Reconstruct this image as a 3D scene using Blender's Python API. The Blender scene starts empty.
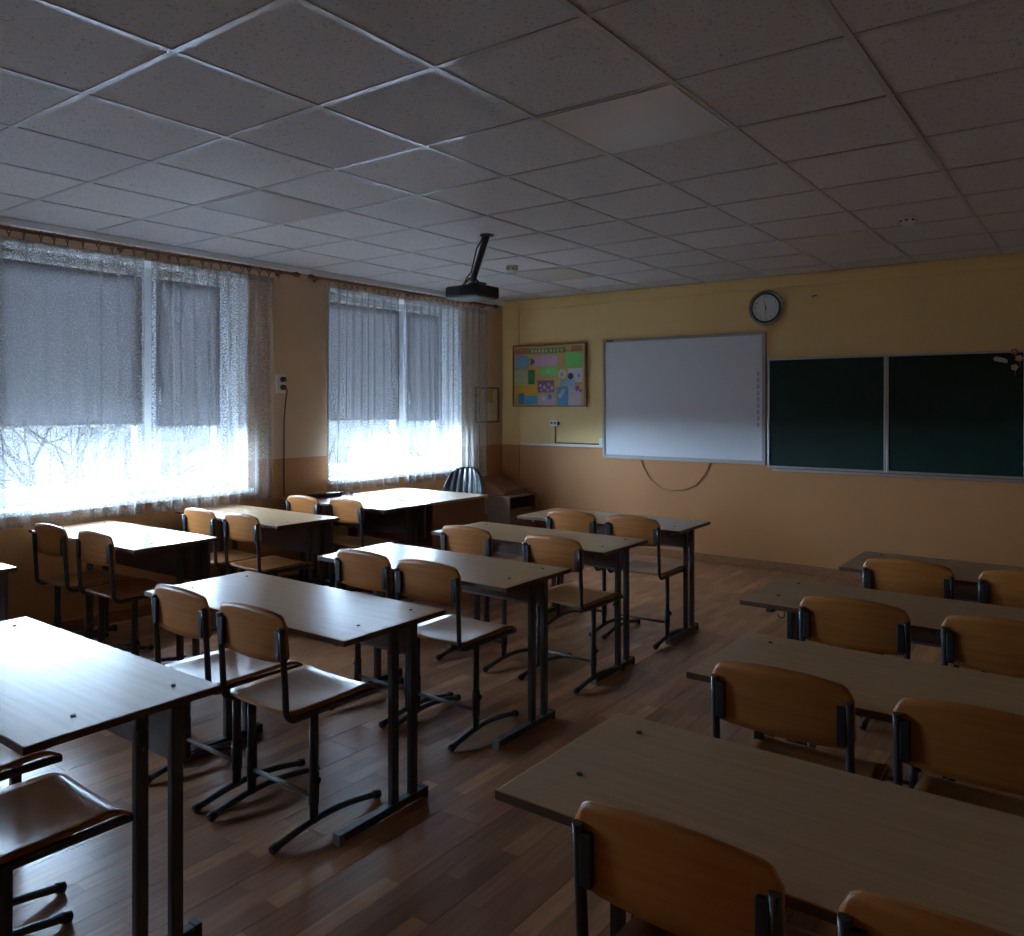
import bpy, math, random
from mathutils import Vector, Matrix
random.seed(7)
R = math.radians
sc = bpy.context.scene
col = sc.collection

# ------------------------------------------------------------------ camera
EYE = 1.49
cam_d = bpy.data.cameras.new('camera')
cam = bpy.data.objects.new('camera', cam_d)
col.objects.link(cam)
cam_d.sensor_fit = 'HORIZONTAL'
cam_d.sensor_width = 36.0
cam_d.lens = 803.0 / 1024.0 * 36.0
cam_d.shift_y = -63.5 / 1024.0
cam_d.clip_start = 0.05
cam_d.clip_end = 2000
cam.location = (0, 0, EYE)
cam.rotation_euler = (R(90), 0, R(36.47))
sc.camera = cam

# ------------------------------------------------------------------ world: even overcast sky
SKY = 6.0
world = bpy.data.worlds.new('overcast')
sc.world = world
world.use_nodes = True
wn = world.node_tree
wn.nodes.clear()
w_out = wn.nodes.new('ShaderNodeOutputWorld')
w_bg = wn.nodes.new('ShaderNodeBackground')
w_bg.inputs['Color'].default_value = (0.59, 0.78, 1.0, 1)
w_bg.inputs['Strength'].default_value = SKY
wn.links.new(w_bg.outputs[0], w_out.inputs[0])

# ------------------------------------------------------------------ exposure
vs = sc.view_settings
sc.display_settings.display_device = 'sRGB'
vs.view_transform = 'Standard'
vs.look = 'None'
vs.gamma = 1.0
vs.exposure = 4.1
vs.use_curve_mapping = False
try:
    cy = sc.cycles
    cy.use_denoising = True
    cy.max_bounces = 10
    cy.diffuse_bounces = 6
    cy.transparent_max_bounces = 16
    cy.sample_clamp_indirect = 6.0
    cy.caustics_reflective = False
    cy.caustics_refractive = False
except Exception:
    pass

# room, metres: windows on the x = XL wall, boards on the y = YF wall
XL, XR, YB, YF, H = -5.45, 2.40, -2.00, 7.20, 2.64
WIN = [(2.06, 3.86), (4.68, 6.48), (-0.56, 1.24)]
WZ0, WZ1 = 0.83, 2.51
GX = -5.76                      # plane of the glass
WAIN = 1.045

# daylight portals: no light of their own, they only steer the sky's rays through the openings
for (y0, y1) in WIN:
    ld = bpy.data.lights.new('window_portal', 'AREA')
    ld.shape = 'RECTANGLE'
    ld.size = WZ1 - WZ0
    ld.size_y = y1 - y0
    ld.cycles.is_portal = True
    lo = bpy.data.objects.new('window_portal', ld)
    lo.location = (GX - 0.14, (y0 + y1) / 2, (WZ0 + WZ1) / 2)
    lo.rotation_euler = (0, R(-90), 0)
    col.objects.link(lo)


# ================================================================== materials
def new_mat(name):
    m = bpy.data.materials.new(name)
    m.use_nodes = True
    m.node_tree.nodes.clear()
    return m


def N(m, typ, **kw):
    n = m.node_tree.nodes.new(typ)
    for k, v in kw.items():
        if k in n.inputs:
            n.inputs[k].default_value = v
        else:
            setattr(n, k, v)
    return n


def LK(m, a, b):
    m.node_tree.links.new(a, b)


def c4(c):
    return (c[0], c[1], c[2], 1.0)


def mat(name, c, rough=0.5, metal=0.0, spec=0.5, c2=None, scale=(8, 8, 8), detail=4.0, bump=0.0, bump_scale=None, rand=0.0, coat=0.0):
    """principled surface; c2 mixes in through object-space noise, rand varies it per object"""
    m = new_mat(name)
    out = N(m, 'ShaderNodeOutputMaterial')
    p = N(m, 'ShaderNodeBsdfPrincipled')
    p.inputs['Roughness'].default_value = rough
    p.inputs['Metallic'].default_value = metal
    p.inputs['Specular IOR Level'].default_value = spec
    p.inputs['Coat Weight'].default_value = coat
    p.inputs['Base Color'].default_value = c4(c)
    LK(m, p.outputs[0], out.inputs[0])
    src = None
    if c2 is not None or bump:
        tc = N(m, 'ShaderNodeTexCoord')
        mp = N(m, 'ShaderNodeMapping')
        mp.inputs['Scale'].default_value = scale
        LK(m, tc.outputs['Object'], mp.inputs['Vector'])
        vec = mp.outputs[0]
        if rand:
            oi = N(m, 'ShaderNodeObjectInfo')
            mul = N(m, 'ShaderNodeMath', operation='MULTIPLY')
            mul.inputs[1].default_value = 37.0
            LK(m, oi.outputs['Random'], mul.inputs[0])
            ad = N(m, 'ShaderNodeVectorMath', operation='ADD')
            LK(m, vec, ad.inputs[0])
            LK(m, mul.outputs[0], ad.inputs[1])
            vec = ad.outputs[0]
        nz = N(m, 'ShaderNodeTexNoise')
        nz.inputs['Scale'].default_value = 1.0
        nz.inputs['Detail'].default_value = detail
        LK(m, vec, nz.inputs['Vector'])
        if c2 is not None:
            rp = N(m, 'ShaderNodeMapRange')
            rp.inputs['From Min'].default_value = 0.35
            rp.inputs['From Max'].default_value = 0.65
            LK(m, nz.outputs['Fac'], rp.inputs['Value'])
            mx = N(m, 'ShaderNodeMix', data_type='RGBA')
            mx.inputs[6].default_value = c4(c)
            mx.inputs[7].default_value = c4(c2)
            LK(m, rp.outputs[0], mx.inputs[0])
            src = mx.outputs[2]
        if bump:
            nb = nz
            if bump_scale:
                nb = N(m, 'ShaderNodeTexNoise')
                nb.inputs['Scale'].default_value = bump_scale
                nb.inputs['Detail'].default_value = 3.0
                LK(m, tc.outputs['Object'], nb.inputs['Vector'])
            b = N(m, 'ShaderNodeBump')
            b.inputs['Strength'].default_value = bump
            b.inputs['Distance'].default_value = 0.01
            LK(m, nb.outputs['Fac'], b.inputs['Height'])
            LK(m, b.outputs[0], p.inputs['Normal'])
    if rand:
        oi2 = N(m, 'ShaderNodeObjectInfo')
        mr = N(m, 'ShaderNodeMapRange')
        mr.inputs['To Min'].default_value = 1.0 - rand
        mr.inputs['To Max'].default_value = 1.0 + rand
        LK(m, oi2.outputs['Random'], mr.inputs['Value'])
        hs = N(m, 'ShaderNodeHueSaturation')
        LK(m, mr.outputs[0], hs.inputs['Value'])
        if src is None:
            hs.inputs['Color'].default_value = c4(c)
        else:
            LK(m, src, hs.inputs['Color'])
        src = hs.outputs[0]
    if src is not None:
        LK(m, src, p.inputs['Base Color'])
    return m


M = {}
# painted wall: ochre-yellow above, brown textured wainscot below (two paints with a sharp edge)
def wall_mat(name, upper, upper2):
    m = new_mat(name)
    out = N(m, 'ShaderNodeOutputMaterial')
    p = N(m, 'ShaderNodeBsdfPrincipled')
    p.inputs['Roughness'].default_value = 0.55
    p.inputs['Specular IOR Level'].default_value = 0.35
    geo = N(m, 'ShaderNodeNewGeometry')
    sp = N(m, 'ShaderNodeSeparateXYZ')
    LK(m, geo.outputs['Position'], sp.inputs[0])
    gt = N(m, 'ShaderNodeMath', operation='GREATER_THAN')
    gt.inputs[1].default_value = WAIN
    LK(m, sp.outputs[2], gt.inputs[0])
    nz = N(m, 'ShaderNodeTexNoise')
    nz.inputs['Scale'].default_value = 1.3
    nz.inputs['Detail'].default_value = 5
    LK(m, geo.outputs['Position'], nz.inputs['Vector'])
    mu = N(m, 'ShaderNodeMix', data_type='RGBA')
    mu.inputs[6].default_value = c4(upper)
    mu.inputs[7].default_value = c4(upper2)
    LK(m, nz.outputs['Fac'], mu.inputs[0])
    ml = N(m, 'ShaderNodeMix', data_type='RGBA')
    ml.inputs[6].default_value = (0.48, 0.215, 0.078, 1)
    ml.inputs[7].default_value = (0.57, 0.265, 0.105, 1)
    LK(m, nz.outputs['Fac'], ml.inputs[0])
    mx = N(m, 'ShaderNodeMix', data_type='RGBA')
    LK(m, gt.outputs[0], mx.inputs[0])
    LK(m, ml.outputs[2], mx.inputs[6])
    LK(m, mu.outputs[2], mx.inputs[7])
    LK(m, mx.outputs[2], p.inputs['Base Color'])
    n2 = N(m, 'ShaderNodeTexNoise')
    n2.inputs['Scale'].default_value = 70
    n2.inputs['Detail'].default_value = 3
    LK(m, geo.outputs['Position'], n2.inputs['Vector'])
    st = N(m, 'ShaderNodeMapRange')
    st.inputs['To Min'].default_value = 0.35
    st.inputs['To Max'].default_value = 0.06
    LK(m, gt.outputs[0], st.inputs['Value'])
    b = N(m, 'ShaderNodeBump')
    b.inputs['Distance'].default_value = 0.01
    LK(m, st.outputs[0], b.inputs['Strength'])
    LK(m, n2.outputs['Fac'], b.inputs['Height'])
    LK(m, b.outputs[0], p.inputs['Normal'])
    LK(m, p.outputs[0], out.inputs[0])
    return m


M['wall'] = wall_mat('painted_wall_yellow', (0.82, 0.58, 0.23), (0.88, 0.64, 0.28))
M['wall_win'] = wall_mat('wall_beige', (0.64, 0.46, 0.31), (0.70, 0.51, 0.35))  # upper colour greyer and more muted than on the other walls
M['white_paint'] = mat('white_paint', (0.80, 0.80, 0.80), 0.45)
M['pvc'] = mat('white_pvc', (0.85, 0.86, 0.88), 0.3)
M['trim_brown'] = mat('brown_skirting', (0.34, 0.155, 0.07), 0.4, c2=(0.27, 0.12, 0.055), scale=(20, 20, 60))
M['grid'] = mat('ceiling_grid_metal', (0.56, 0.56, 0.58), 0.34, metal=0.3)
M['led'] = mat('led_panel_plastic', (0.68, 0.69, 0.72), 0.22, spec=0.5)
M['led_frame'] = mat('led_panel_rim', (0.6, 0.6, 0.6), 0.35)
M['floor_base'] = mat('floor_underlay', (0.06, 0.035, 0.02), 0.8)


def tile_mat():
    m = new_mat('mineral_ceiling_tile')
    out = N(m, 'ShaderNodeOutputMaterial')
    p = N(m, 'ShaderNodeBsdfPrincipled')
    p.inputs['Roughness'].default_value = 0.8
    p.inputs['Specular IOR Level'].default_value = 0.25
    geo = N(m, 'ShaderNodeNewGeometry')
    nz = N(m, 'ShaderNodeTexNoise')
    nz.inputs['Scale'].default_value = 75
    nz.inputs['Detail'].default_value = 2.0
    LK(m, geo.outputs['Position'], nz.inputs['Vector'])
    rp = N(m, 'ShaderNodeMapRange')
    rp.inputs['From Min'].default_value = 0.33
    rp.inputs['From Max'].default_value = 0.40
    LK(m, nz.outputs['Fac'], rp.inputs['Value'])
    oi = N(m, 'ShaderNodeObjectInfo')
    mr = N(m, 'ShaderNodeMapRange')
    mr.inputs['To Min'].default_value = 0.94
    mr.inputs['To Max'].default_value = 1.03
    LK(m, oi.outputs['Random'], mr.inputs['Value'])
    mx = N(m, 'ShaderNodeMix', data_type='RGBA')
    mx.inputs[6].default_value = (0.46, 0.46, 0.48, 1)
    mx.inputs[7].default_value = (0.70, 0.70, 0.73, 1)
    LK(m, rp.outputs[0], mx.inputs[0])
    hs = N(m, 'ShaderNodeHueSaturation')
    LK(m, mr.outputs[0], hs.inputs['Value'])
    LK(m, mx.outputs[2], hs.inputs['Color'])
    LK(m, hs.outputs[0], p.inputs['Base Color'])
    b = N(m, 'ShaderNodeBump')
    b.inputs['Strength'].default_value = 0.35
    b.inputs['Distance'].default_value = 0.004
    LK(m, nz.outputs['Fac'], b.inputs['Height'])
    LK(m, b.outputs[0], p.inputs['Normal'])
    LK(m, p.outputs[0], out.inputs[0])
    return m


M['tile'] = tile_mat()


def plank_mat():
    """laminate board printed with three staggered strips"""
    m = new_mat('laminate_plank')
    out = N(m, 'ShaderNodeOutputMaterial')
    p = N(m, 'ShaderNodeBsdfPrincipled')
    p.inputs['Roughness'].default_value = 0.30
    p.inputs['Specular IOR Level'].default_value = 0.5
    tc = N(m, 'ShaderNodeTexCoord')
    oi = N(m, 'ShaderNodeObjectInfo')
    br = N(m, 'ShaderNodeTexBrick')
    mp = N(m, 'ShaderNodeMapping')
    mp.inputs['Rotation'].default_value = (0, 0, R(90))
    LK(m, tc.outputs['Object'], mp.inputs['Vector'])
    mul = N(m, 'ShaderNodeMath', operation='MULTIPLY')
    mul.inputs[1].default_value = 23.7
    LK(m, oi.outputs['Random'], mul.inputs[0])
    cmb = N(m, 'ShaderNodeCombineXYZ')
    LK(m, mul.outputs[0], cmb.inputs[0])
    ad = N(m, 'ShaderNodeVectorMath', operation='ADD')
    LK(m, mp.outputs[0], ad.inputs[0])
    LK(m, cmb.outputs[0], ad.inputs[1])
    LK(m, ad.outputs[0], br.inputs['Vector'])
    br.inputs['Color1'].default_value = (0.52, 0.26, 0.13, 1)
    br.inputs['Color2'].default_value = (0.29, 0.12, 0.056, 1)
    br.inputs['Mortar'].default_value = (0.16, 0.07, 0.04, 1)
    br.inputs['Scale'].default_value = 1.0
    br.inputs['Mortar Size'].default_value = 0.0006
    br.inputs['Brick Width'].default_value = 0.43
    br.inputs['Row Height'].default_value = 0.0683
    nz = N(m, 'ShaderNodeTexNoise')
    nz.inputs['Scale'].default_value = 1.0
    nz.inputs['Detail'].default_value = 5
    mp2 = N(m, 'ShaderNodeMapping')
    mp2.inputs['Scale'].default_value = (60, 4, 10)
    LK(m, tc.outputs['Object'], mp2.inputs['Vector'])
    LK(m, mp2.outputs[0], nz.inputs['Vector'])
    mx = N(m, 'ShaderNodeMix', data_type='RGBA', blend_type='OVERLAY')
    mx.inputs[0].default_value = 0.5
    LK(m, br.outputs['Color'], mx.inputs[6])
    LK(m, nz.outputs['Fac'], mx.inputs[7])
    mr = N(m, 'ShaderNodeMapRange')
    mr.inputs['To Min'].default_value = 0.72
    mr.inputs['To Max'].default_value = 1.22
    LK(m, oi.outputs['Random'], mr.inputs['Value'])
    hs = N(m, 'ShaderNodeHueSaturation')
    LK(m, mr.outputs[0], hs.inputs['Value'])
    LK(m, mx.outputs[2], hs.inputs['Color'])
    LK(m, hs.outputs[0], p.inputs['Base Color'])
    LK(m, p.outputs[0], out.inputs[0])
    return m


M['plank'] = plank_mat()


def glass_mat():
    m = new_mat('window_glass')
    out = N(m, 'ShaderNodeOutputMaterial')
    t = N(m, 'ShaderNodeBsdfTransparent')
    t.inputs[0].default_value = (0.90, 0.93, 0.95, 1)
    g = N(m, 'ShaderNodeBsdfGlossy')
    g.inputs['Roughness'].default_value = 0.02
    fr = N(m, 'ShaderNodeFresnel')
    fr.inputs[0].default_value = 1.25
    mx = N(m, 'ShaderNodeMixShader')
    LK(m, fr.outputs[0], mx.inputs[0])
    LK(m, t.outputs[0], mx.inputs[1])
    LK(m, g.outputs[0], mx.inputs[2])
    LK(m, mx.outputs[0], out.inputs[0])
    return m


M['glass'] = glass_mat()


def curtain_mat():
    """lace voile: a fine net with denser speckled motifs, light passes both through the holes and the threads"""
    m = new_mat('lace_voile')
    out = N(m, 'ShaderNodeOutputMaterial')
    t = N(m, 'ShaderNodeBsdfTransparent')
    d = N(m, 'ShaderNodeBsdfDiffuse')
    d.inputs[0].default_value = (0.86, 0.86, 0.82, 1)
    tl = N(m, 'ShaderNodeBsdfTranslucent')
    tl.inputs[0].default_value = (0.30, 0.30, 0.31, 1)
    a = N(m, 'ShaderNodeMixShader')
    a.inputs[0].default_value = 0.5
    LK(m, d.outputs[0], a.inputs[1])
    LK(m, tl.outputs[0], a.inputs[2])
    uv = N(m, 'ShaderNodeUVMap')
    nz = N(m, 'ShaderNodeTexNoise')
    nz.inputs['Scale'].default_value = 80.0
    nz.inputs['Detail'].default_value = 2.5
    LK(m, uv.outputs[0], nz.inputs['Vector'])
    rp = N(m, 'ShaderNodeMapRange')
    rp.inputs['From Min'].default_value = 0.42
    rp.inputs['From Max'].default_value = 0.58
    rp.inputs['To Min'].default_value = 0.20
    rp.inputs['To Max'].default_value = 0.48
    LK(m, nz.outputs['Fac'], rp.inputs['Value'])
    # threads close up where the cloth turns edge-on
    lw = N(m, 'ShaderNodeLayerWeight')
    lw.inputs['Blend'].default_value = 0.35
    pw = N(m, 'ShaderNodeMath', operation='MULTIPLY_ADD')
    pw.inputs[1].default_value = 0.45
    LK(m, lw.outputs['Facing'], pw.inputs[0])
    LK(m, rp.outputs[0], pw.inputs[2])
    cl = N(m, 'ShaderNodeClamp')
    cl.inputs['Max'].default_value = 0.92
    LK(m, pw.outputs[0], cl.inputs['Value'])
    mx = N(m, 'ShaderNodeMixShader')
    LK(m, cl.outputs[0], mx.inputs[0])
    LK(m, t.outputs[0], mx.inputs[1])
    LK(m, a.outputs[0], mx.inputs[2])
    LK(m, mx.outputs[0], out.inputs[0])
    return m


M['lace'] = curtain_mat()


def blind_mat():
    m = new_mat('grey_blind_cloth')
    out = N(m, 'ShaderNodeOutputMaterial')
    d = N(m, 'ShaderNodeBsdfDiffuse')
    d.inputs[0].default_value = (0.20, 0.20, 0.22, 1)
    tl = N(m, 'ShaderNodeBsdfTranslucent')
    tl.inputs[0].default_value = (0.092, 0.088, 0.090, 1)
    ad = N(m, 'ShaderNodeAddShader')
    LK(m, d.outputs[0], ad.inputs[0])
    LK(m, tl.outputs[0], ad.inputs[1])
    LK(m, ad.outputs[0], out.inputs[0])
    return m


M['blind'] = blind_mat()
M['rod'] = mat('brown_wood_rod', (0.21, 0.085, 0.035), 0.4, c2=(0.15, 0.055, 0.025), scale=(60, 6, 60))
M['top'] = mat('beech_laminate', (0.60, 0.39, 0.225), 0.28, spec=0.45, c2=(0.52, 0.325, 0.18), scale=(3, 55, 10), detail=5)
M['edge'] = mat('brown_edge_band', (0.12, 0.06, 0.035), 0.45)
M['ply'] = mat('varnished_beech_ply', (0.52, 0.20, 0.050), 0.36, spec=0.4, c2=(0.44, 0.155, 0.036), scale=(3, 10, 60), detail=4, rand=0.06)
M['ply_seat'] = mat('worn_seat_ply', (0.40, 0.175, 0.06), 0.30, spec=0.45, c2=(0.34, 0.14, 0.045), scale=(5, 40, 10), detail=4, rand=0.06)
M['tube'] = mat('dark_grey_tube', (0.055, 0.06, 0.068), 0.34, spec=0.5)
M['tube_lt'] = mat('light_grey_tube', (0.16, 0.16, 0.16), 0.35)  # lighter grey than the other tubing
M['cap'] = mat('black_plastic_cap', (0.02, 0.02, 0.022), 0.5)
M['cap_grey'] = mat('worn_foot_cap', (0.20, 0.19, 0.18), 0.6)
M['panel'] = mat('dark_wenge_board', (0.11, 0.050, 0.034), 0.4, c2=(0.08, 0.038, 0.027), scale=(4, 4, 40))
M['panel_blue'] = mat('charcoal_board', (0.11, 0.088, 0.105), 0.45)
M['teacher'] = mat('mahogany_board', (0.23, 0.085, 0.050), 0.35, c2=(0.18, 0.065, 0.038), scale=(4, 4, 40))
M['wb'] = mat('white_enamel', (0.72, 0.74, 0.78), 0.32)
M['alu'] = mat('brushed_aluminium', (0.55, 0.55, 0.56), 0.35, metal=0.85)
M['alu_dull'] = mat('dull_grey_frame', (0.42, 0.41, 0.39), 0.5)
M['chalk'] = mat('green_chalkboard', (0.006, 0.026, 0.021), 0.42, spec=0.3, c2=(0.008, 0.031, 0.026), scale=(3, 3, 3))
M['black'] = mat('black_plastic', (0.012, 0.012, 0.014), 0.4)
M['dark_metal'] = mat('dark_mount_metal', (0.06, 0.06, 0.065), 0.4)
M['white_plastic'] = mat('white_plastic', (0.80, 0.80, 0.78), 0.35)
M['grey_icon'] = mat('grey_icon_print', (0.42, 0.43, 0.46), 0.5)
M['leather'] = mat('black_leatherette', (0.020, 0.022, 0.028), 0.27, spec=0.6)
M['cable_br'] = mat('brown_cable', (0.47, 0.225, 0.095), 0.6)
M['cabinet'] = mat('grey_brown_board', (0.22, 0.145, 0.105), 0.4, c2=(0.18, 0.115, 0.08), scale=(4, 4, 30))
M['cabinet_in'] = mat('niche_shade_board', (0.06, 0.035, 0.025), 0.5)  # shade inside the open niche, put into the colour
M['wedge'] = mat('red_brown_board', (0.34, 0.16, 0.09), 0.45, c2=(0.28, 0.13, 0.07), scale=(4, 4, 30))
M['frame_br'] = mat('brown_picture_frame', (0.22, 0.11, 0.04), 0.4)
M['cream'] = mat('cream_paper', (0.72, 0.62, 0.45), 0.7)
M['clock_rim'] = mat('silver_clock_rim', (0.40, 0.41, 0.42), 0.25, metal=0.9)
M['clock_in'] = mat('dark_clock_rim', (0.02, 0.025, 0.03), 0.3)
M['clock_face'] = mat('clock_face', (0.66, 0.69, 0.66), 0.5)
M['bark'] = mat('grey_brown_bark', (0.010, 0.008, 0.007), 1.0, spec=0.0, c2=(0.006, 0.005, 0.0045), scale=(12, 12, 4))
M['ground'] = mat('winter_ground', (0.022, 0.0215, 0.021), 1.0, spec=0.0, c2=(0.016, 0.016, 0.016), scale=(0.06, 0.06, 0.06))


def pm(name, c, rough=0.65):
    if name not in M:
        M[name] = mat(name, c, rough)
    return M[name]


# ================================================================== mesh helpers
class MB:
    def __init__(self):
        self.v, self.f, self.mi, self.sm = [], [], [], []

    def quadbox(self, pts, mi=0):
        b = len(self.v)
        self.v += [tuple(p) for p in pts]
        for q in ((0, 3, 2, 1), (4, 5, 6, 7), (0, 1, 5, 4), (1, 2, 6, 5), (2, 3, 7, 6), (3, 0, 4, 7)):
            self.f.append(tuple(b + i for i in q))
            self.mi.append(mi)
            self.sm.append(False)
        return self

    def box(self, lo, hi, mi=0):
        x0, y0, z0 = lo
        x1, y1, z1 = hi
        return self.quadbox([(x0, y0, z0), (x1, y0, z0), (x1, y1, z0), (x0, y1, z0), (x0, y0, z1), (x1, y0, z1), (x1, y1, z1), (x0, y1, z1)], mi)

    def tube(self, path, r, n=10, mi=0, ell=1.0, cap=True, up=None):
        """swept tube; r a number or one per point; ell stretches the section along the second normal"""
        P = [Vector(p) for p in path]
        rs = r if isinstance(r, (list, tuple)) else [r] * len(P)
        b = len(self.v)
        t0 = (P[1] - P[0]).normalized()
        a = Vector(up) if up else (Vector((0, 0, 1)) if abs(t0.z) < 0.9 else Vector((1, 0, 0)))
        nrm = (a - t0 * a.dot(t0)).normalized()
        for i, p in enumerate(P):
            if i == 0:
                t = t0
            elif i == len(P) - 1:
                t = (P[i] - P[i - 1]).normalized()
            else:
                t = ((P[i] - P[i - 1]).normalized() + (P[i + 1] - P[i]).normalized()).normalized()
            nrm = (nrm - t * nrm.dot(t)).normalized()
            bn = t.cross(nrm)
            for k in range(n):
                an = 2 * math.pi * k / n
                self.v.append(tuple(p + nrm * (math.cos(an) * rs[i]) + bn * (math.sin(an) * rs[i] * ell)))
        for i in range(len(P) - 1):
            for k in range(n):
                k2 = (k + 1) % n
                self.f.append((b + i * n + k, b + i * n + k2, b + (i + 1) * n + k2, b + (i + 1) * n + k))
                self.mi.append(mi)
                self.sm.append(True)
        if cap:
            e = b + (len(P) - 1) * n
            self.f.append(tuple(b + k for k in reversed(range(n))))
            self.f.append(tuple(e + k for k in range(n)))
            self.mi += [mi, mi]
            self.sm += [False, False]
        return self

    def disc(self, c, axis, r, h, n=24, mi=0):
        c = Vector(c)
        ax = Vector(axis).normalized()
        return self.tube([c, c + ax * h], r, n=n, mi=mi)

    def ring(self, c, axis, r, w, n=24, m=8, mi=0):
        """torus"""
        c = Vector(c)
        ax = Vector(axis).normalized()
        u = ax.orthogonal().normalized()
        v = ax.cross(u)
        b = len(self.v)
        for i in range(n):
            a = 2 * math.pi * i / n
            d = u * math.cos(a) + v * math.sin(a)
            for k in range(m):
                q = 2 * math.pi * k / m
                self.v.append(tuple(c + d * (r + w * math.cos(q)) + ax * (w * math.sin(q))))
        for i in range(n):
            for k in range(m):
                i2, k2 = (i + 1) % n, (k + 1) % m
                self.f.append((b + i * m + k, b + i2 * m + k, b + i2 * m + k2, b + i * m + k2))
                self.mi.append(mi)
                self.sm.append(True)
        return self

    def sheet(self, fn, nu, nv, th=None, mi=0, smooth=True):
        """grid surface fn(u,v)->(x,y,z); with th a closed slab (th = offset vector)"""
        b = len(self.v)
        W = nv + 1
        for i in range(nu + 1):
            for j in range(nv + 1):
                self.v.append(tuple(fn(i / nu, j / nv)))
        def q(i, j):
            return b + i * W + j
        for i in range(nu):
            for j in range(nv):
                self.f.append((q(i, j), q(i + 1, j), q(i + 1, j + 1), q(i, j + 1)))
                self.mi.append(mi)
                self.sm.append(smooth)
        if th is not None:
            o = (nu + 1) * W
            for k in range(o):
                p = self.v[b + k]
                self.v.append((p[0] + th[0], p[1] + th[1], p[2] + th[2]))
            for i in range(nu):
                for j in range(nv):
                    self.f.append((q(i, j) + o, q(i, j + 1) + o, q(i + 1, j + 1) + o, q(i + 1, j) + o))
                    self.mi.append(mi)
                    self.sm.append(smooth)
            loop = [q(i, 0) for i in range(nu + 1)] + [q(nu, j) for j in range(1, nv + 1)] + [q(i, nv) for i in range(nu - 1, -1, -1)] + [q(0, j) for j in range(nv - 1, 0, -1)]
            for k in range(len(loop)):
                a, c = loop[k], loop[(k + 1) % len(loop)]
                self.f.append((a, a + o, c + o, c))
                self.mi.append(mi)
                self.sm.append(False)
        return self

    def mesh(self, name, mats):
        me = bpy.data.meshes.new(name)
        me.from_pydata(self.v, [], self.f)
        for m_ in (mats if isinstance(mats, (list, tuple)) else [mats]):
            me.materials.append(M[m_] if isinstance(m_, str) else m_)
        me.polygons.foreach_set('material_index', self.mi)
        me.polygons.foreach_set('use_smooth', self.sm)
        me.update()
        return me

    def build(self, name, mats, parent=None, bevel=0.0, loc=None):
        return add(name, self.mesh(name, mats), parent, bevel, loc)


def add(name, me, parent=None, bevel=0.0, loc=None, rot=None):
    o = bpy.data.objects.new(name, me)
    col.objects.link(o)
    if parent is not None:
        o.parent = parent
    if loc is not None:
        o.location = loc
    if rot is not None:
        o.rotation_euler = rot
    if bevel:
        b = o.modifiers.new('bevel', 'BEVEL')
        b.width = bevel
        b.segments = 2
        b.limit_method = 'ANGLE'
    return o


def empty(name, loc=(0, 0, 0), rz=0.0):
    o = bpy.data.objects.new(name, None)
    col.objects.link(o)
    o.location = loc
    o.rotation_euler = (0, 0, R(rz))
    o.empty_display_size = 0.1
    return o


def tag(o, label=None, cat=None, group=None, kind=None):
    if label:
        o['label'] = label
    if cat:
        o['category'] = cat
    if group:
        o['group'] = group
    if kind:
        o['kind'] = kind
    return o


def copy_tree(root, parent=None):
    c = root.copy()
    col.objects.link(c)
    c.parent = parent
    for ch in list(root.children):
        copy_tree(ch, c)
    return c


def bbox(lo, hi):
    return MB().box(lo, hi)


def arc(c, r, a0, a1, n, ux, uy):
    c, ux, uy = Vector(c), Vector(ux), Vector(uy)
    return [c + ux * (r * math.cos(a0 + (a1 - a0) * i / n)) + uy * (r * math.sin(a0 + (a1 - a0) * i / n)) for i in range(n + 1)]


# ================================================================== setting: floor
fl = tag(bbox((XL, YB, -0.12), (XR, YF, -0.010)).build('floor', 'floor_base'), 'brown laminate floor of the classroom', None, None, 'structure')
PW, PL, G = 0.205, 1.382, 0.0016
nrow = int(math.ceil((XR - XL) / PW))
plank_cache = {}
for i in range(nrow):
    x0 = XL + i * PW
    w = min(PW, XR - x0) - G
    if w < 0.02:
        continue
    off = random.random() * PL
    y = YB - off
    while y < YF:
        a, b_ = max(y, YB), min(y + PL, YF)
        if b_ - a > 0.03:
            key = (round(w, 4), round(b_ - a, 4))
            if key not in plank_cache:
                plank_cache[key] = bbox((0, 0, -0.0095), (w, b_ - a - G, 0)).mesh('plank', 'plank')
            add('plank', plank_cache[key], fl, 0, (x0, a, 0))
        y += PL

# ================================================================== setting: ceiling grid
ce = tag(bbox((XL - 0.45, YB, H + 0.05), (XR, YF, H + 0.15)).build('ceiling', 'white_paint'), 'suspended ceiling of square mineral tiles', None, None, 'structure')
GX0, GY0 = -1.844, 0.850            # a crossing of the grid, measured on the photograph
xs = [GX0 + 0.6 * k for k in range(-12, 12) if XL + 0.02 < GX0 + 0.6 * k < XR - 0.02]
ys = [GY0 + 0.6 * k for k in range(-12, 16) if YB + 0.02 < GY0 + 0.6 * k < YF - 0.02]
bx = [XL] + xs + [XR]
by = [YB] + ys + [YF]
LED = set()
for kx in (-4, 0, 4):
    for ky in (-2, 3, 8):
        LED.add((round(GX0 + 0.6 * kx, 3), round(GY0 + 0.6 * ky, 3)))
tcache = {}
for i in range(len(bx) - 1):
    for j in range(len(by) - 1):
        w, d = bx[i + 1] - bx[i], by[j + 1] - by[j]
        if (round(bx[i], 3), round(by[j], 3)) in LED:
            continue
        key = (round(w, 3), round(d, 3))
        if key not in tcache:
            tcache[key] = bbox((0.004, 0.004, 0.004), (w - 0.004, d - 0.004, 0.018)).mesh('tile', 'tile')
        add('tile', tcache[key], ce, 0, (bx[i], by[j], H))
for x in xs:
    MB().box((-0.012, YB, -0.001), (0.012, YF, 0.003)).box((-0.002, YB, 0.003), (0.002, YF, 0.035)).build('grid_runner', 'grid', ce, 0, (x, 0, H))
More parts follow.
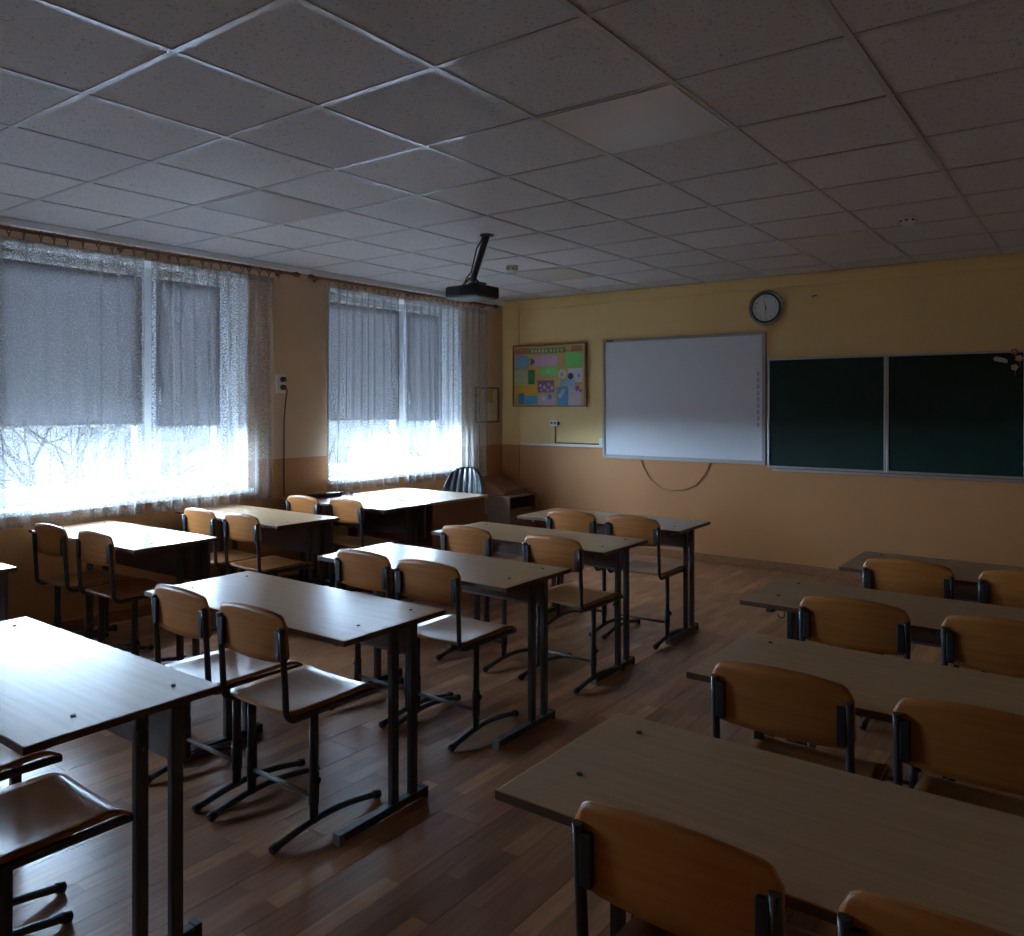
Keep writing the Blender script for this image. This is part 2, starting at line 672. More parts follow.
for y in ys:
    MB().box((XL, -0.012, -0.0005), (XR, 0.012, 0.0035)).box((XL, -0.002, 0.003), (XR, 0.002, 0.035)).build('grid_crossbar', 'grid', ce, 0, (0, y, H))
led_lab = {(-4, 3): 'flat unlit square ceiling lamp over the window-side desks, nearer the camera',
           (0, 3): 'flat unlit square ceiling lamp over the middle aisle, nearer the camera',
           (-4, 8): 'flat unlit square ceiling lamp beyond the projector, near the bulletin board',
           (0, 8): 'flat unlit square ceiling lamp above the chalkboard, by the smoke detector'}
for (kx, ky), lab in led_lab.items():
    x, y = GX0 + 0.6 * kx, GY0 + 0.6 * ky
    t = tag(empty('ceiling_lamp', (x + 0.3, y + 0.3, H - 0.004)), lab, 'lamp', 'square ceiling lamps')
    m = MB()
    for (a, b_) in (((-.296, -.296), (.296, -.284)), ((-.296, .284), (.296, .296)), ((-.296, -.284), (-.284, .284)), ((.284, -.284), (.296, .284))):
        m.box((a[0], a[1], 0), (b_[0], b_[1], 0.012))
    m.build('lamp_rim', 'led_frame', t)
    bbox((-.284, -.284, 0.002), (.284, .284, 0.011)).build('diffuser', 'led', t)
# other grid openings hidden from the photo's view get plain tiles
for kx in (-4, 0, 4):
    for ky in (-2, 3, 8):
        x, y = GX0 + 0.6 * kx, GY0 + 0.6 * ky
        if (kx, ky) not in led_lab and x + 0.6 < XR and y > YB:
            add('tile', tcache[(0.6, 0.6)], ce, 0, (x, y, H))

# ================================================================== setting: walls
m = MB()
seg = [YB] + [v for w_ in sorted(WIN) for v in w_] + [YF]
for k in range(0, len(seg), 2):
    m.box((XL - 0.42, seg[k], 0), (XL, seg[k + 1], H + 0.05))
for (y0, y1) in WIN:
    m.box((XL - 0.42, y0, 0), (XL, y1, WZ0 - 0.03))
    m.box((XL - 0.42, y0, WZ1), (XL, y1, H + 0.05))
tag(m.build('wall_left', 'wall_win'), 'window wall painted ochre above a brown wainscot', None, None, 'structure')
tag(bbox((XL - 0.42, YF, 0), (XR + 0.2, YF + 0.2, H + 0.05)).build('wall_front', 'wall'), 'ochre front wall with textured brown lower half', None, None, 'structure')
tag(bbox((XR, YB - 0.2, 0), (XR + 0.2, YF, H + 0.05)).build('wall_right', 'wall'), 'ochre side wall with brown lower half', None, None, 'structure')
tag(bbox((XL - 0.42, YB - 0.2, 0), (XR, YB, H + 0.05)).build('wall_back', 'wall'), 'ochre back wall with brown lower half', None, None, 'structure')
tag(bbox((XL, YF - 0.014, 0), (XL + 0.235, YF, H)).build('trim_1', 'wall', None, 0.012), 'shallow boxed-out strip in the corner of the front wall', None, None, 'structure')
tag(bbox((XL + 0.235, YF - 0.014, 2.53), (XR, YF, H)).build('trim_2', 'wall', None, 0.006), 'shallow ochre band along the top of the front wall', None, None, 'structure')
tag(MB().box((XL, YB, H - 0.045), (XL + 0.035, YF, H - 0.004)).build('trim_3', 'white_paint'), 'white ceiling strip above the windows', None, None, 'structure')
tag(bbox((XL + 0.235, YF - 0.016, 0), (XR, YF, 0.08)).build('baseboard_front', 'trim_brown', None, 0.004), 'thin brown skirting along the front wall', None, None, 'structure')
tag(bbox((XL, YB, 0), (XL + 0.016, YF - 0.014, 0.08)).build('baseboard_left', 'trim_brown', None, 0.004), 'thin brown skirting under the windows', None, None, 'structure')

# ================================================================== windows
MULS = [1.13, 1.18, 1.15]
def make_window(n, y0, y1, label):
    MUL = MULS[n - 1]
    w = tag(empty('window_%d' % n, (GX, y0, WZ0)), label, None, None, 'structure')
    W, T = y1 - y0, WZ1 - WZ0
    fw = 0.055
    m = MB()
    m.box((-.035, 0, 0), (.035, fw, T)).box((-.035, W - fw, 0), (.035, W, T)).box((-.035, fw, 0), (.035, W - fw, fw)).box((-.035, fw, T - fw), (.035, W - fw, T))
    m.build('window_frame', 'pvc', w)
    bbox((-.035, MUL - 0.04, fw), (.035, MUL + 0.04, T - fw)).build('mullion', 'pvc', w)
    for (a, b_) in ((fw, MUL - 0.04), (MUL + 0.04, W - fw)):
        s = MB()
        g = 0.05
        s.box((-.02, a, fw), (.045, a + g, T - fw)).box((-.02, b_ - g, fw), (.045, b_, T - fw)).box((-.02, a + g, fw), (.045, b_ - g, fw + g)).box((-.02, a + g, T - fw - g), (.045, b_ - g, T - fw))
        so = s.build('sash', 'pvc', w)
        bbox((-.004, a + g - .004, fw + g - .004), (.004, b_ - g + .004, T - fw - g + .004)).build('pane', 'glass', so)
    h = MB().box((.045, MUL + 0.055, 0.74), (.055, MUL + 0.08, 0.81))
    h.tube([(.055, MUL + .068, .78), (.085, MUL + .068, .78), (.085, MUL + .068, .66)], .009, 8)
    h.build('handle', 'pvc', w)
    # reveal lining and sill board
    r_ = MB()
    r_.box((.035, 0, 0), (XL - GX + .001, .006, T)).box((.035, W - .006, 0), (XL - GX + .001, W, T)).box((.035, .006, T - .006), (XL - GX + .001, W - .006, T))
    r_.build('reveal', 'white_paint', w)
    bbox((.030, -.02, -.032), (XL - GX + .055, W + .02, 0.004)).build('window_sill', 'pvc', w, 0.006)
    return w


make_window(1, *WIN[0], 'tall white plastic window behind lace beside the second window-side desk')
make_window(2, *WIN[1], 'white plastic window behind lace beside the teacher desk')
make_window(3, *WIN[2], 'white plastic window beside the rearmost window-side desk')

blind_no = {0: ('grey roller blind lowered over the wide pane of the window nearer the camera', 'grey roller blind lowered over the narrow pane of the window nearer the camera'),
            1: ('grey roller blind lowered over the wide pane beside the teacher desk', 'grey roller blind lowered over the narrow pane by the office chair'),
            2: ('grey roller blind over the wide pane of the rearmost window', 'grey roller blind over the narrow pane of the rearmost window')}
for wi in (0, 1, 2):
    y0, y1 = WIN[wi]
    MUL = MULS[wi]
    for k, (a, b_) in enumerate(((y0 + 0.075, y0 + MUL - 0.050), (y0 + MUL + 0.035, y1 - 0.075))):
        t = tag(empty('roller_blind', (GX + 0.06, a, 2.445)), blind_no[wi][k], 'blind', 'grey roller blinds')
        L = b_ - a
        D = (1.10, 1.105, 1.24)[wi] if k == 0 else (1.122, 1.122, 1.24)[wi]
        MB().tube([(0.008, 0.0, 0), (0.008, L, 0)], 0.018, 12).build('roller_tube', 'white_plastic', t)
        MB().sheet(lambda u, v: (0.008 + 0.002 * math.sin(v * 9 + u * 5), 0.012 + u * (L - 0.024), -D * v), 6, 10, (0.0012, 0, 0)).build('cloth', 'blind', t)
        bbox((0.002, 0.008, -D - .012), (0.014, L - 0.008, -D + .005)).build('bottom_bar', 'white_plastic', t)
        MB().tube([(0.012, L - 0.004, -0.01), (0.014, L - 0.002, -0.6), (0.014, L - 0.002, -0.75)], 0.0018, 5).build('pull_chain', 'white_plastic', t)

# ================================================================== curtains
ROD_X, ROD_Z = -5.345, 2.557
HEM = 0.735


def make_curtain(ya, yb, folds, label, seed, gather=None):
    rnd = random.Random(seed)
    nu, nv = int(folds * 10), 10
    ph = [rnd.random() * 6.28 for _ in range(6)]
    # strips of curtain bunch together towards 'gather'
    def yy(u):
        return ya + (yb - ya) * u + 0.012 * math.sin(u * folds * 2.1 + ph[4])
    def fn(u, v):
        amp = 0.019 + 0.010 * math.sin(u * 7 + ph[0]) + 0.004 * math.sin(u * 23 + ph[1])
        dens = u * folds * 2 * math.pi + 0.9 * math.sin(u * 9 + ph[2])
        x = ROD_X - 0.004 + amp * (0.55 + 0.45 * v) * math.sin(dens + 0.25 * math.sin(v * 3 + ph[3]))
        y = yy(u) + 0.006 * math.sin(dens * 2 + ph[5]) + (0.015 * v * math.sin(u * 5 + ph[1]) if 0.02 < u < 0.98 else 0)
        z = ROD_Z - 0.052 - (ROD_Z - 0.052 - HEM) * v
        return (x, y, z)
    m = MB().sheet(fn, nu, nv)
    me = m.mesh('curtain', 'lace')
    uvl = me.uv_layers.new(name='UVMap')
    W = nv + 1
    length = (yb - ya) * 1.5
    for lp in me.loops:
        i, j = divmod(lp.vertex_index, W)
        uvl.data[lp.index].uv = (i / nu * length, j / nv * 1.8)
    o = add('curtain', me)
    tag(o, label, 'curtain', 'sheer lace curtains')
    hm = MB().sheet(lambda u, v: (fn(u, 1)[0], fn(u, 1)[1], HEM + 0.03 * v), nu, 1)
    hmm = hm.mesh('hem', 'lace')
    hmm.uv_layers.new(name='UVMap')
    add('hem', hmm, o)
    hd = MB().sheet(lambda u, v: (fn(u, 0)[0] + 0.001, fn(u, 0)[1], ROD_Z - 0.052 - 0.045 * v), nu, 1)
    hdm = hd.mesh('heading_tape', 'lace')
    hdm.uv_layers.new(name='UVMap')
    add('heading_tape', hdm, o)
    return o


make_curtain(1.56, 2.955, 12, 'wide sheer lace curtain over the wide pane of the window nearer the camera', 1)
make_curtain(3.02, 4.03, 11, 'narrower sheer lace curtain hanging against the wall with the socket', 2)
make_curtain(4.56, 5.47, 10, 'sheer lace curtain over the wide pane beside the teacher desk', 3)
make_curtain(5.50, 6.80, 13, 'sheer lace curtain hanging behind the black office chair', 4)


def make_rod(ya, yb, nring, label):
    t = tag(empty('curtain_rod', (ROD_X, ya, ROD_Z)), label, 'curtain rod', 'brown wooden curtain rods')
    L = yb - ya
    MB().tube([(0, 0, 0), (0, L, 0)], 0.0125, 12).build('pole', 'rod', t)
    for e, s in ((0, -1), (L, 1)):
        MB().tube([(0, e, 0), (0, e + s * .012, 0), (0, e + s * .035, 0), (0, e + s * .06, 0), (0, e + s * .072, 0)], [.013, .02, .024, .018, .004], 12).build('finial', 'rod', t)
    for q in (0.08, L / 2, L - 0.08):
        MB().tube([(0, q, -.002), (XL - ROD_X, q, -.002)], .007, 8).disc((XL - ROD_X, q, -.002), (1, 0, 0), .02, .008, 12).build('bracket', 'rod', t)
    me = MB().ring((0, 0, 0), (0, 1, 0), .021, .0045, 16, 6).tube([(0, 0, -.022), (0, 0, -.050)], .0045, 6).mesh('curtain_ring', 'rod')
    rnd = random.Random(int(ya * 100))
    for k in range(nring):
        q = 0.12 + (L - 0.24) * (k + 0.25 + 0.5 * rnd.random()) / nring
        add('ring', me, t, 0, (0, q, -.0075), (0, 0, R(rnd.uniform(-14, 14))))
    return t


make_curtain(-1.0, 1.38, 20, 'sheer lace curtain over the rearmost window', 5)
make_rod(1.45, 4.22, 30, 'brown wooden curtain rod over the window nearer the camera')
make_rod(4.44, 6.90, 26, 'brown wooden curtain rod over the window by the teacher desk')
make_rod(-1.1, 1.30, 24, 'brown wooden curtain rod over the rearmost window')

# ================================================================== outside: winter ground and bare trees
tag(bbox((-420, -260, -5.2), (-6.0, 420, -5.0)).build('ground', 'ground'), 'pale winter ground outside the windows', None, None, 'structure')


def grow(rnd, m_tr, m_br, p, d, L, r, level):
    n = 4
    pts, rs = [p], [r]
    q, dd = Vector(p), Vector(d)
    for i in range(n):
        dd = (dd + Vector((rnd.uniform(-.16, .16), rnd.uniform(-.16, .16), rnd.uniform(-.05, .12)))).normalized()
        q = q + dd * (L / n)
        pts.append(q.copy())
        rs.append(r * (1 - 0.5 * (i + 1) / n))
    (m_tr if level == 0 else m_br).tube(pts, rs, n=7 if level == 0 else (5 if level < 3 else 3), cap=False)
    if level >= 5 or r < 0.004:
        return
    kids = 5 if level == 0 else (4 if level < 3 else 3)
    for k in range(kids):
        f_ = rnd.uniform(0.35, 1.0) if k else 1.0
        idx = min(n, max(1, int(round(f_ * n))))
        base = pts[idx]
        t = (pts[idx] - pts[idx - 1]).normalized()
        ax = t.orthogonal().normalized()
        ax = Matrix.Rotation(rnd.uniform(0, 6.283), 3, t) @ ax
        nd = Matrix.Rotation(R(rnd.uniform(22, 58)), 3, ax) @ t
        nd.z += 0.08
        grow(rnd, m_tr, m_br, base, nd.normalized(), L * rnd.uniform(.58, .78), rs[idx] * rnd.uniform(.55, .75), level + 1)


tree_mesh = []
for s in range(3):
    rnd = random.Random(40 + s)
    a, b_ = MB(), MB()
    grow(rnd, a, b_, Vector((0, 0, 0)), Vector((0, 0, 1)), 4.2, 0.20, 0)
    tree_mesh.append((a.mesh('trunk', 'bark'), b_.mesh('branches', 'bark')))
trees = [(-13.5, 6.2, 0, 0, .75, 'bare tree standing closest outside the window nearer the camera'),
         (-14.0, 14.2, 1, 80, .75, 'bare tree standing closest outside the window by the teacher desk'),
         (-22.0, 10.6, 2, 30, .80, 'bare tree farther back outside the window nearer the camera'),
         (-23.5, 19.6, 0, 200, .82, 'bare tree farther back outside the window by the teacher desk'),
         (-26.0, 29.0, 2, 150, .90, 'bare tree far off beyond the narrow pane by the office chair'),
         (-34.0, 14.5, 1, 260, .95, 'bare tree farthest off beyond the window nearer the camera')]
for (x, y, k, rz, s_, lab) in trees:
    t = tag(empty('bare_tree', (x, y, -5.0), rz), lab, 'tree', 'bare trees outside')
    t.scale = (s_, s_, s_)
    add('trunk', tree_mesh[k][0], t)
    add('branches', tree_mesh[k][1], t)

# ================================================================== school desks
DZ = 0.72


def make_desk(kind):
    t = empty('school_desk')
    tp = bbox((-.60, -.25, DZ - .018), (.60, .25, DZ)).build('tabletop', 'top', t, 0.002)
    m = MB()
    e = .0012
    m.box((-.60 - e, -.25 - e, DZ - .0195), (.60 + e, -.25, DZ - .002)).box((-.60 - e, .25, DZ - .0195), (.60 + e, .25 + e, DZ - .002))
    m.box((-.60 - e, -.25, DZ - .0195), (-.60, .25, DZ - .002)).box((.60, -.25, DZ - .0195), (.60 + e, .25, DZ - .002))
    m.build('edge_band', 'edge', tp)
    for sx in (-1, 1):
        for y in (-.095, .17):
            MB().disc((sx * .50, y, DZ - .0005), (0, 0, 1), .0065, .003, 10).build('bolt', 'cap', t)
    xl = .503
    for sx in (-1, 1):
        x = sx * xl
        for y in (.075, .175):
            bbox((x - .0125, y - .0175, .03), (x + .0125, y + .0175, DZ - .045)).build('leg', 'tube', t, 0.004)
        ft = bbox((x - .0175, -.180, .008), (x + .0175, .225, .038)).build('foot', 'tube', t, 0.003)
        for (a, b_) in ((-.200, -.178), (.223, .245)):
            bbox((x - .0195, a, .0), (x + .0195, b_, .041)).build('foot_cap', 'cap_grey' if a < 0 else 'cap', ft, 0.003)
        bbox((x - .0125, -.20, DZ - .046), (x + .0125, .21, DZ - .019)).build('top_rail', 'tube', t, 0.003)
        hk = [(x + sx * .0125, .06, .635), (x + sx * .022, .06, .63)] + [tuple(p) for p in arc((x + sx * .022 + sx * .014, .06, .605), .014, math.pi if sx > 0 else 0, 2 * math.pi if sx > 0 else -math.pi, 8, (1, 0, 0), (0, 0, 1))]
        MB().tube(hk, .003, 6).build('bag_hook', 'tube', t)
    if kind == 'narrow':
        pn = bbox((-xl + .0125, .195, .545), (xl - .0125, .211, DZ - .019)).build('front_panel', 'panel', t)
        bbox((-xl + .0125, .191, .537), (xl - .0125, .215, .545)).build('lower_rail', 'tube_lt', pn)
    elif kind == 'deep':
        pn = bbox((-.575, .205, .455), (.575, .221, DZ - .019)).build('front_panel', 'panel_blue', t)
    elif kind == 'medium':
        pn = bbox((-xl + .0125, .195, .49), (xl - .0125, .211, DZ - .019)).build('front_panel', 'panel', t)
    return t


desks = [
    # key, x, y, rot, kind, label
    ('M5', -2.688, 4.766, 1.5, 'narrow', 'middle-row desk closest to the front wall'),
    ('M4', -2.697, 3.887, .5, 'narrow', 'second middle-row desk from the front wall'),
    ('M3', -2.622, 2.945, 0, 'narrow', 'third middle-row desk from the front wall, centre of the room'),
    ('M2', -2.593, 2.021, .5, 'narrow', 'fourth middle-row desk from the front wall, pale sheen across its top'),
    ('M1', -2.555, 1.048, 0, 'medium', 'large desk in the lower left corner, rearmost of the middle row'),
    ('L1', -4.748, 1.416, 0, 'deep', 'window-side desk of which only one corner shows at the picture edge'),
    ('L2', -4.74, 2.47, 1, 'deep', 'window-side desk under the window nearer the camera, with bright glossy top'),
    ('L3', -4.809, 3.463, -1, 'deep', 'window-side desk beside the wall pier with the socket'),
    ('L4', -4.83, 4.41, 0, 'deep', 'window-side desk pushed against the teacher desk'),
    ('R4', -.42, 4.25, 0, 'narrow', 'dim desk under the chalkboard, first of the unlit row'),
    ('R3', -.56, 3.335, 0, 'narrow', 'dim desk second from the chalkboard in the unlit row'),
    ('R2', -.372, 2.415, 0, 'narrow', 'dim desk third from the chalkboard in the unlit row'),
    ('R1', -.381, 1.523, 0, 'narrow', 'dim desk in the lower right corner, closest to the camera'),
]
GRP = {'M': 'school desks in the middle row', 'L': 'school desks along the windows', 'R': 'school desks in the unlit row'}
proto = {}
DP = {}
for (k, x, y, rz, kind, lab) in desks:
    if kind not in proto:
        proto[kind] = make_desk(kind)
        t = proto[kind]
    else:
        t = copy_tree(proto[kind])
    t.location = (x, y, 0)
    t.rotation_euler = (0, 0, R(rz))
    tag(t, lab, 'desk', GRP[k[0]])
    DP[k] = t

# ================================================================== school chairs
def make_chair():
    t = empty('school_chair')
    HW = .177
    # seat: thin ply, dished, with a rolled front edge
    def seat(u, v):
        x = (u - .5) * .38
        y = -.170 + v * .405
        cr = (abs(u - .5) * 2)
        wv = 1 - .10 * max(0, (v - .6)) * 1.0
        z = .440 + .006 * cr ** 2 - .010 * math.sin(min(1, v / .8) * math.pi) * (1 - cr ** 2)
        if v > .86:
            z -= .022 * ((v - .86) / .14) ** 2
        if v < .12 and cr > .85:
            y += .02 * (cr - .85) / .15 * (1 - v / .12)
        return (x * wv, y, z)
    MB().sheet(seat, 12, 16, (0, 0, -.010)).build('seat', 'ply_seat', t)
    # backrest: curved ply with an arched top
    def back(u, v):
        s = (u - .5) * 2
        x = s * .187
        y = -.186 - .018 * (1 - s * s) - .012 * v
        top = .797 - .022 * s * s - (.030 * ((abs(s) - .86) / .14) ** 2 if abs(s) > .86 else 0)
        bot = .612 + .006 * s * s + (.020 * ((abs(s) - .90) / .10) ** 2 if abs(s) > .90 else 0)
        return (x, y, bot + (top - bot) * v)
    MB().sheet(back, 24, 8, (0, .009, 0)).build('backrest', 'ply', t)
    for s in (-1, 1):
        x = s * HW
        p = [(x, -.204, .740), (x, -.200, .68), (x, -.191, .55), (x, -.187, .47)]
        p += [tuple(q) for q in arc((x, -.142, .462), .045, math.pi, 1.5 * math.pi, 6, (0, 1, 0), (0, 0, 1))]
        p += [(x, -.06, .418), (x, .19, .414), (x, .235, .412)]
        fr = MB().tube(p, .0105, 10, ell=1.15).build('side_frame', 'tube', t)
        xi = sorted((x - s * .006, x - s * .030))
        bbox((xi[0], -.213, .630), (xi[1], -.1985, .728)).build('back_bracket', 'cap', fr, 0.003)
        MB().tube([(x, -.067, .035), (x, -.067, .418)], .0125, 10, ell=1.45, up=(1, 0, 0)).build('leg', 'tube', t)
        MB().tube([(x, -.067, .10), (x, -.067, .21)], .0155, 10, ell=1.4, up=(1, 0, 0)).build('leg_sleeve', 'tube', t)
        MB().disc((x + s * .014, -.067, .185), (s, 0, 0), .012, .010, 10).build('height_knob', 'cap', t)
        pr = []
        for i in range(11):
            a = i / 10
            pr.append((x, -.232 + .464 * a, .0165 + .030 * math.sin(math.pi * a)))
        rn = MB().tube(pr, .0115, 10, ell=1.25).build('runner', 'tube', t)
        for e in (0, 10):
            q = Vector(pr[e])
            d = (Vector(pr[e]) - Vector(pr[1 if e == 0 else 9])).normalized()
            MB().tube([q - d * .012, q + d * .012, q + d * .016], [.0155, .0155, .010], 10).build('runner_cap', 'cap', rn)
    MB().tube([(-HW, -.067, .125), (HW, -.067, .125)], .0085, 8).build('stretcher', 'tube_lt', t)
    return t


chairs = {
    'M2L': (-2.844, 1.912, -1), 'M2R': (-2.395, 1.907, 0), 'M3L': (-2.853, 2.858, -1), 'M3R': (-2.441, 2.856, 1),
    'M4L': (-2.947, 3.743, -1), 'M4R': (-2.361, 3.755, -1), 'M5L': (-2.835, 4.680, 1), 'M5R': (-2.383, 4.683, 1),
    'L2L': (-4.954, 2.359, 2), 'L2R': (-4.480, 2.387, 1), 'L3L': (-4.876, 3.276, -1), 'L3R': (-4.452, 3.305, -1),
    'L4L': (-4.945, 4.190, 0), 'L4R': (-4.544, 4.264, -1), 'R4L': (-0.715, 4.145, 0), 'R4R': (-0.253, 4.163, 0),
    'R3L': (-0.733, 3.242, 1), 'R3R': (-0.260, 3.248, 0), 'R2L': (-0.694, 2.328, 0), 'R2R': (-0.230, 2.330, 0),
    'M1R': (-2.225, .862, 0), 'M1L': (-2.741, 0.918, 0), 'R1L': (-.585, 1.435, 0), 'R1R': (-.130, 1.440, 0),
}
DN = {'M5': 'middle-row desk closest to the front wall', 'M4': 'second middle-row desk', 'M3': 'third middle-row desk', 'M2': 'fourth middle-row desk',
      'M1': 'rearmost middle-row desk', 'L2': 'glossy desk under the nearer window', 'L3': 'desk by the wall pier with the socket', 'L4': 'desk pushed against the teacher desk',
      'R4': 'first unlit desk under the chalkboard', 'R3': 'second unlit desk from the chalkboard', 'R2': 'third unlit desk from the chalkboard', 'R1': 'rearmost unlit desk'}
SEAT = {'L': 'beech plywood chair on the window side of the ', 'R': 'beech plywood chair on the side away from windows of the '}
chair0 = None
for k, (x, y, rz) in chairs.items():
    if chair0 is None:
        chair0 = make_chair()
        t = chair0
    else:
        t = copy_tree(chair0)
    t.location = (x, y, 0)
    t.rotation_euler = (0, 0, R(rz))
    s_ = 'window-side seat' if k[2] == 'L' else 'aisle-side seat'
    if k[0] == 'R':
        s_ = 'seat nearer the windows' if k[2] == 'L' else 'seat away from the windows'
    tag(t, 'plywood chair at the ' + DN[k[:2]] + ', ' + s_, 'chair', {'M': 'chairs of the middle row', 'L': 'chairs along the windows', 'R': 'chairs of the unlit row'}[k[0]])

# ================================================================== teacher desk, office chair, corner cabinet
t = tag(empty('teacher_desk', (-4.725, 5.020, 0)), 'mahogany brown teacher desk standing before the farther window', 'desk')
bbox((-.50, -.350, .700), (.50, .350, .722)).build('tabletop', 'top', t, 0.002)
bbox((.465, -.33, 0), (.485, .33, .700)).build('side_panel', 'teacher', t)
bbox((-.485, -.33, 0), (-.465, .33, .700)).build('side_panel', 'teacher', t)
bbox((-.465, -.245, .20), (.465, -.227, .700)).build('front_panel', 'teacher', t)

# black power strip and cable on the desk by the curtain
t = tag(empty('power_strip', (-5.20, 4.42, DZ + .001), 78), 'black power strip with tangled cable on the desk beside the curtain', 'power strip')
bbox((-.15, -.025, 0), (.15, .025, .035)).build('strip_body', 'black', t, 0.004)
for i in range(5):
    MB().disc((-.11 + .055 * i, 0, .034), (0, 0, 1), .019, .003, 14).build('socket_hole', 'cap', t)
pts = [(.15, 0, .015)] + [(.19 + .05 * math.sin(i * .9) + .012 * i, .03 * math.cos(i * 1.1), .006 + .010 * (i % 3)) for i in range(9)]
MB().tube(pts, .0045, 6).build('cable', 'black', t)

t = tag(empty('office_chair', (-4.775, 5.535, 0), 188), 'black quilted leather office chair behind the teacher desk', 'chair')
def oback(u, v):
    s = (u - .5) * 2
    hw = .222 * (1 - .30 * max(0, v - .40) ** 2 * 2.4) * (0.90 + .10 * min(1, v * 3))
    y = -.21 - .06 * v + .060 * s * s
    puff = .007 * abs(math.sin(u * 7 * math.pi))
    top = .905 - .085 * abs(s) ** 3.0
    return (s * hw, y + puff, .50 + (top - .50) * v)
MB().sheet(oback, 56, 14, (0, -.055, 0)).build('backrest', 'leather', t, 0.0)
def oseat(u, v):
    s = (u - .5) * 2
    return (s * .235 * (1 - .10 * v), -.24 + .48 * v, .48 + .012 * abs(math.sin(u * 5 * math.pi)) - .02 * (1 - s * s) - .03 * max(0, v - .8) / .2)
MB().sheet(oseat, 40, 12, (0, 0, -.07)).build('seat', 'leather', t)
MB().tube([(0, -.10, .40), (0, -.24, .40), (0, -.30, .45), (0, -.31, .62)], .018, 8, ell=1.8).build('back_strut', 'black', t)
MB().tube([(0, 0, .10), (0, 0, .40)], [.03, .025], 12).build('gas_column', 'black', t)
for i in range(5):
    a = i * 2 * math.pi / 5 + .3
    sp_ = MB().tube([(0, 0, .115), (.27 * math.cos(a), .27 * math.sin(a), .068)], [.024, .014], 8).build('base_spoke', 'black', t)
    MB().disc((.27 * math.cos(a) - .012 * math.sin(a), .27 * math.sin(a) + .012 * math.cos(a), .028), (math.sin(a), -math.cos(a), 0), .028, .024, 12).tube([(.27 * math.cos(a), .27 * math.sin(a), .03), (.27 * math.cos(a), .27 * math.sin(a), .075)], .008, 6).build('caster', 'cap', sp_)

CX0, CX1, CY0, CY1, CZ = -5.405, -4.955, 6.66, 7.13, .535
t = tag(empty('nightstand', ((CX0 + CX1) / 2, (CY0 + CY1) / 2, 0)), 'low grey-brown nightstand with an open dark niche in the corner', 'cabinet')
hx, hy = (CX1 - CX0) / 2, (CY1 - CY0) / 2
m = MB()
m.box((-hx, -hy, 0), (hx, -hy + .016, CZ - .016)).box((-hx, hy - .016, 0), (hx, hy, CZ - .016)).box((-hx, -hy + .016, .03), (-hx + .012, hy - .016, CZ - .016)).box((-hx + .012, -hy + .016, .04), (hx - .02, hy - .016, .056))
m.box((-hx + .012, -hy + .016, .385), (hx - .004, hy - .016, .401))
m.build('cabinet_body', 'cabinet', t)
bbox((-hx - .004, -hy - .006, CZ - .016), (hx + .010, hy + .006, CZ)).build('cabinet_top', 'cabinet', t, 0.002)
bbox((-hx + .0125, -hy + .0165, .4015), (-hx + .016, hy - .0165, CZ - .0165)).build('niche_shade_sheet', 'cabinet_in', t)  # sheet over the cabinet's back, coloured dark for the niche's shade
d_ = bbox((hx - .018, -hy + .018, .045), (hx, hy - .018, .380)).build('door', 'cabinet', t, 0.002)
MB().tube([(hx, -hy + .06, .22), (hx + .02, -hy + .06, .22), (hx + .02, -hy + .06, .27), (hx, -hy + .06, .27)], .005, 6).build('handle', 'alu', d_)

t = tag(empty('slant_stand', (-5.21, 6.92, CZ + .001)), 'sloping red-brown wooden stand resting on the corner nightstand', 'stand')
x0, x1, y0, y1 = -.19, .14, -.20, .19
MB().quadbox([(x0, y0, 0), (x1, y0, 0), (x1, y1, 0), (x0, y1, 0), (x0, y0, .165), (x1, y0, .018), (x1, y1, .018), (x0, y1, .165)]).build('stand_body', 'wedge', t)
MB().quadbox([(x0 - .008, y0 - .01, .167), (x1 + .012, y0 - .01, .014), (x1 + .012, y1 + .01, .014), (x0 - .008, y1 + .01, .167), (x0 - .008, y0 - .01, .181), (x1 + .012, y0 - .01, .028), (x1 + .012, y1 + .01, .028), (x0 - .008, y1 + .01, .181)]).build('slant_board', 'wedge', t)
bbox((x1 + .004, y0, .022), (x1 + .014, y1, .048)).build('ledge', 'frame_br', t)

# ================================================================== front wall: boards
Y = YF
t = tag(empty('whiteboard', (-3.30, Y, 1.548)), 'large white board with grey metal frame on the front wall', 'whiteboard')
hw, hh = .842, .602
bbox((-hw + .03, -.030, -hh + .03), (hw - .03, -.002, hh - .03)).build('writing_surface', 'wb', t)
for (lo, hi) in (((-hw, -.040, -hh), (hw, -.001, -hh + .035)), ((-hw, -.040, hh - .030), (hw, -.001, hh)), ((-hw, -.040, -hh + .035), (-hw + .028, -.001, hh - .030)), ((hw - .034, -.040, -hh + .035), (hw, -.001, hh - .030))):
    bbox(lo, hi).build('frame_bar', 'alu_dull', t, 0.004)
bbox((-hw + .05, -.0415, hh - .022), (-hw + .13, -.0400, hh - .008)).build('name_plate', 'black', t)
for i in range(9):
    bbox((hw - .082, -.0306, .20 - .058 * i), (hw - .060, -.0300, .24 - .058 * i)).build('icon', 'grey_icon', t)
bbox((-hw - .045, -.035, -.50), (-hw - .002, -.001, -.40)).build('connector_box', 'white_plastic', t, 0.004)

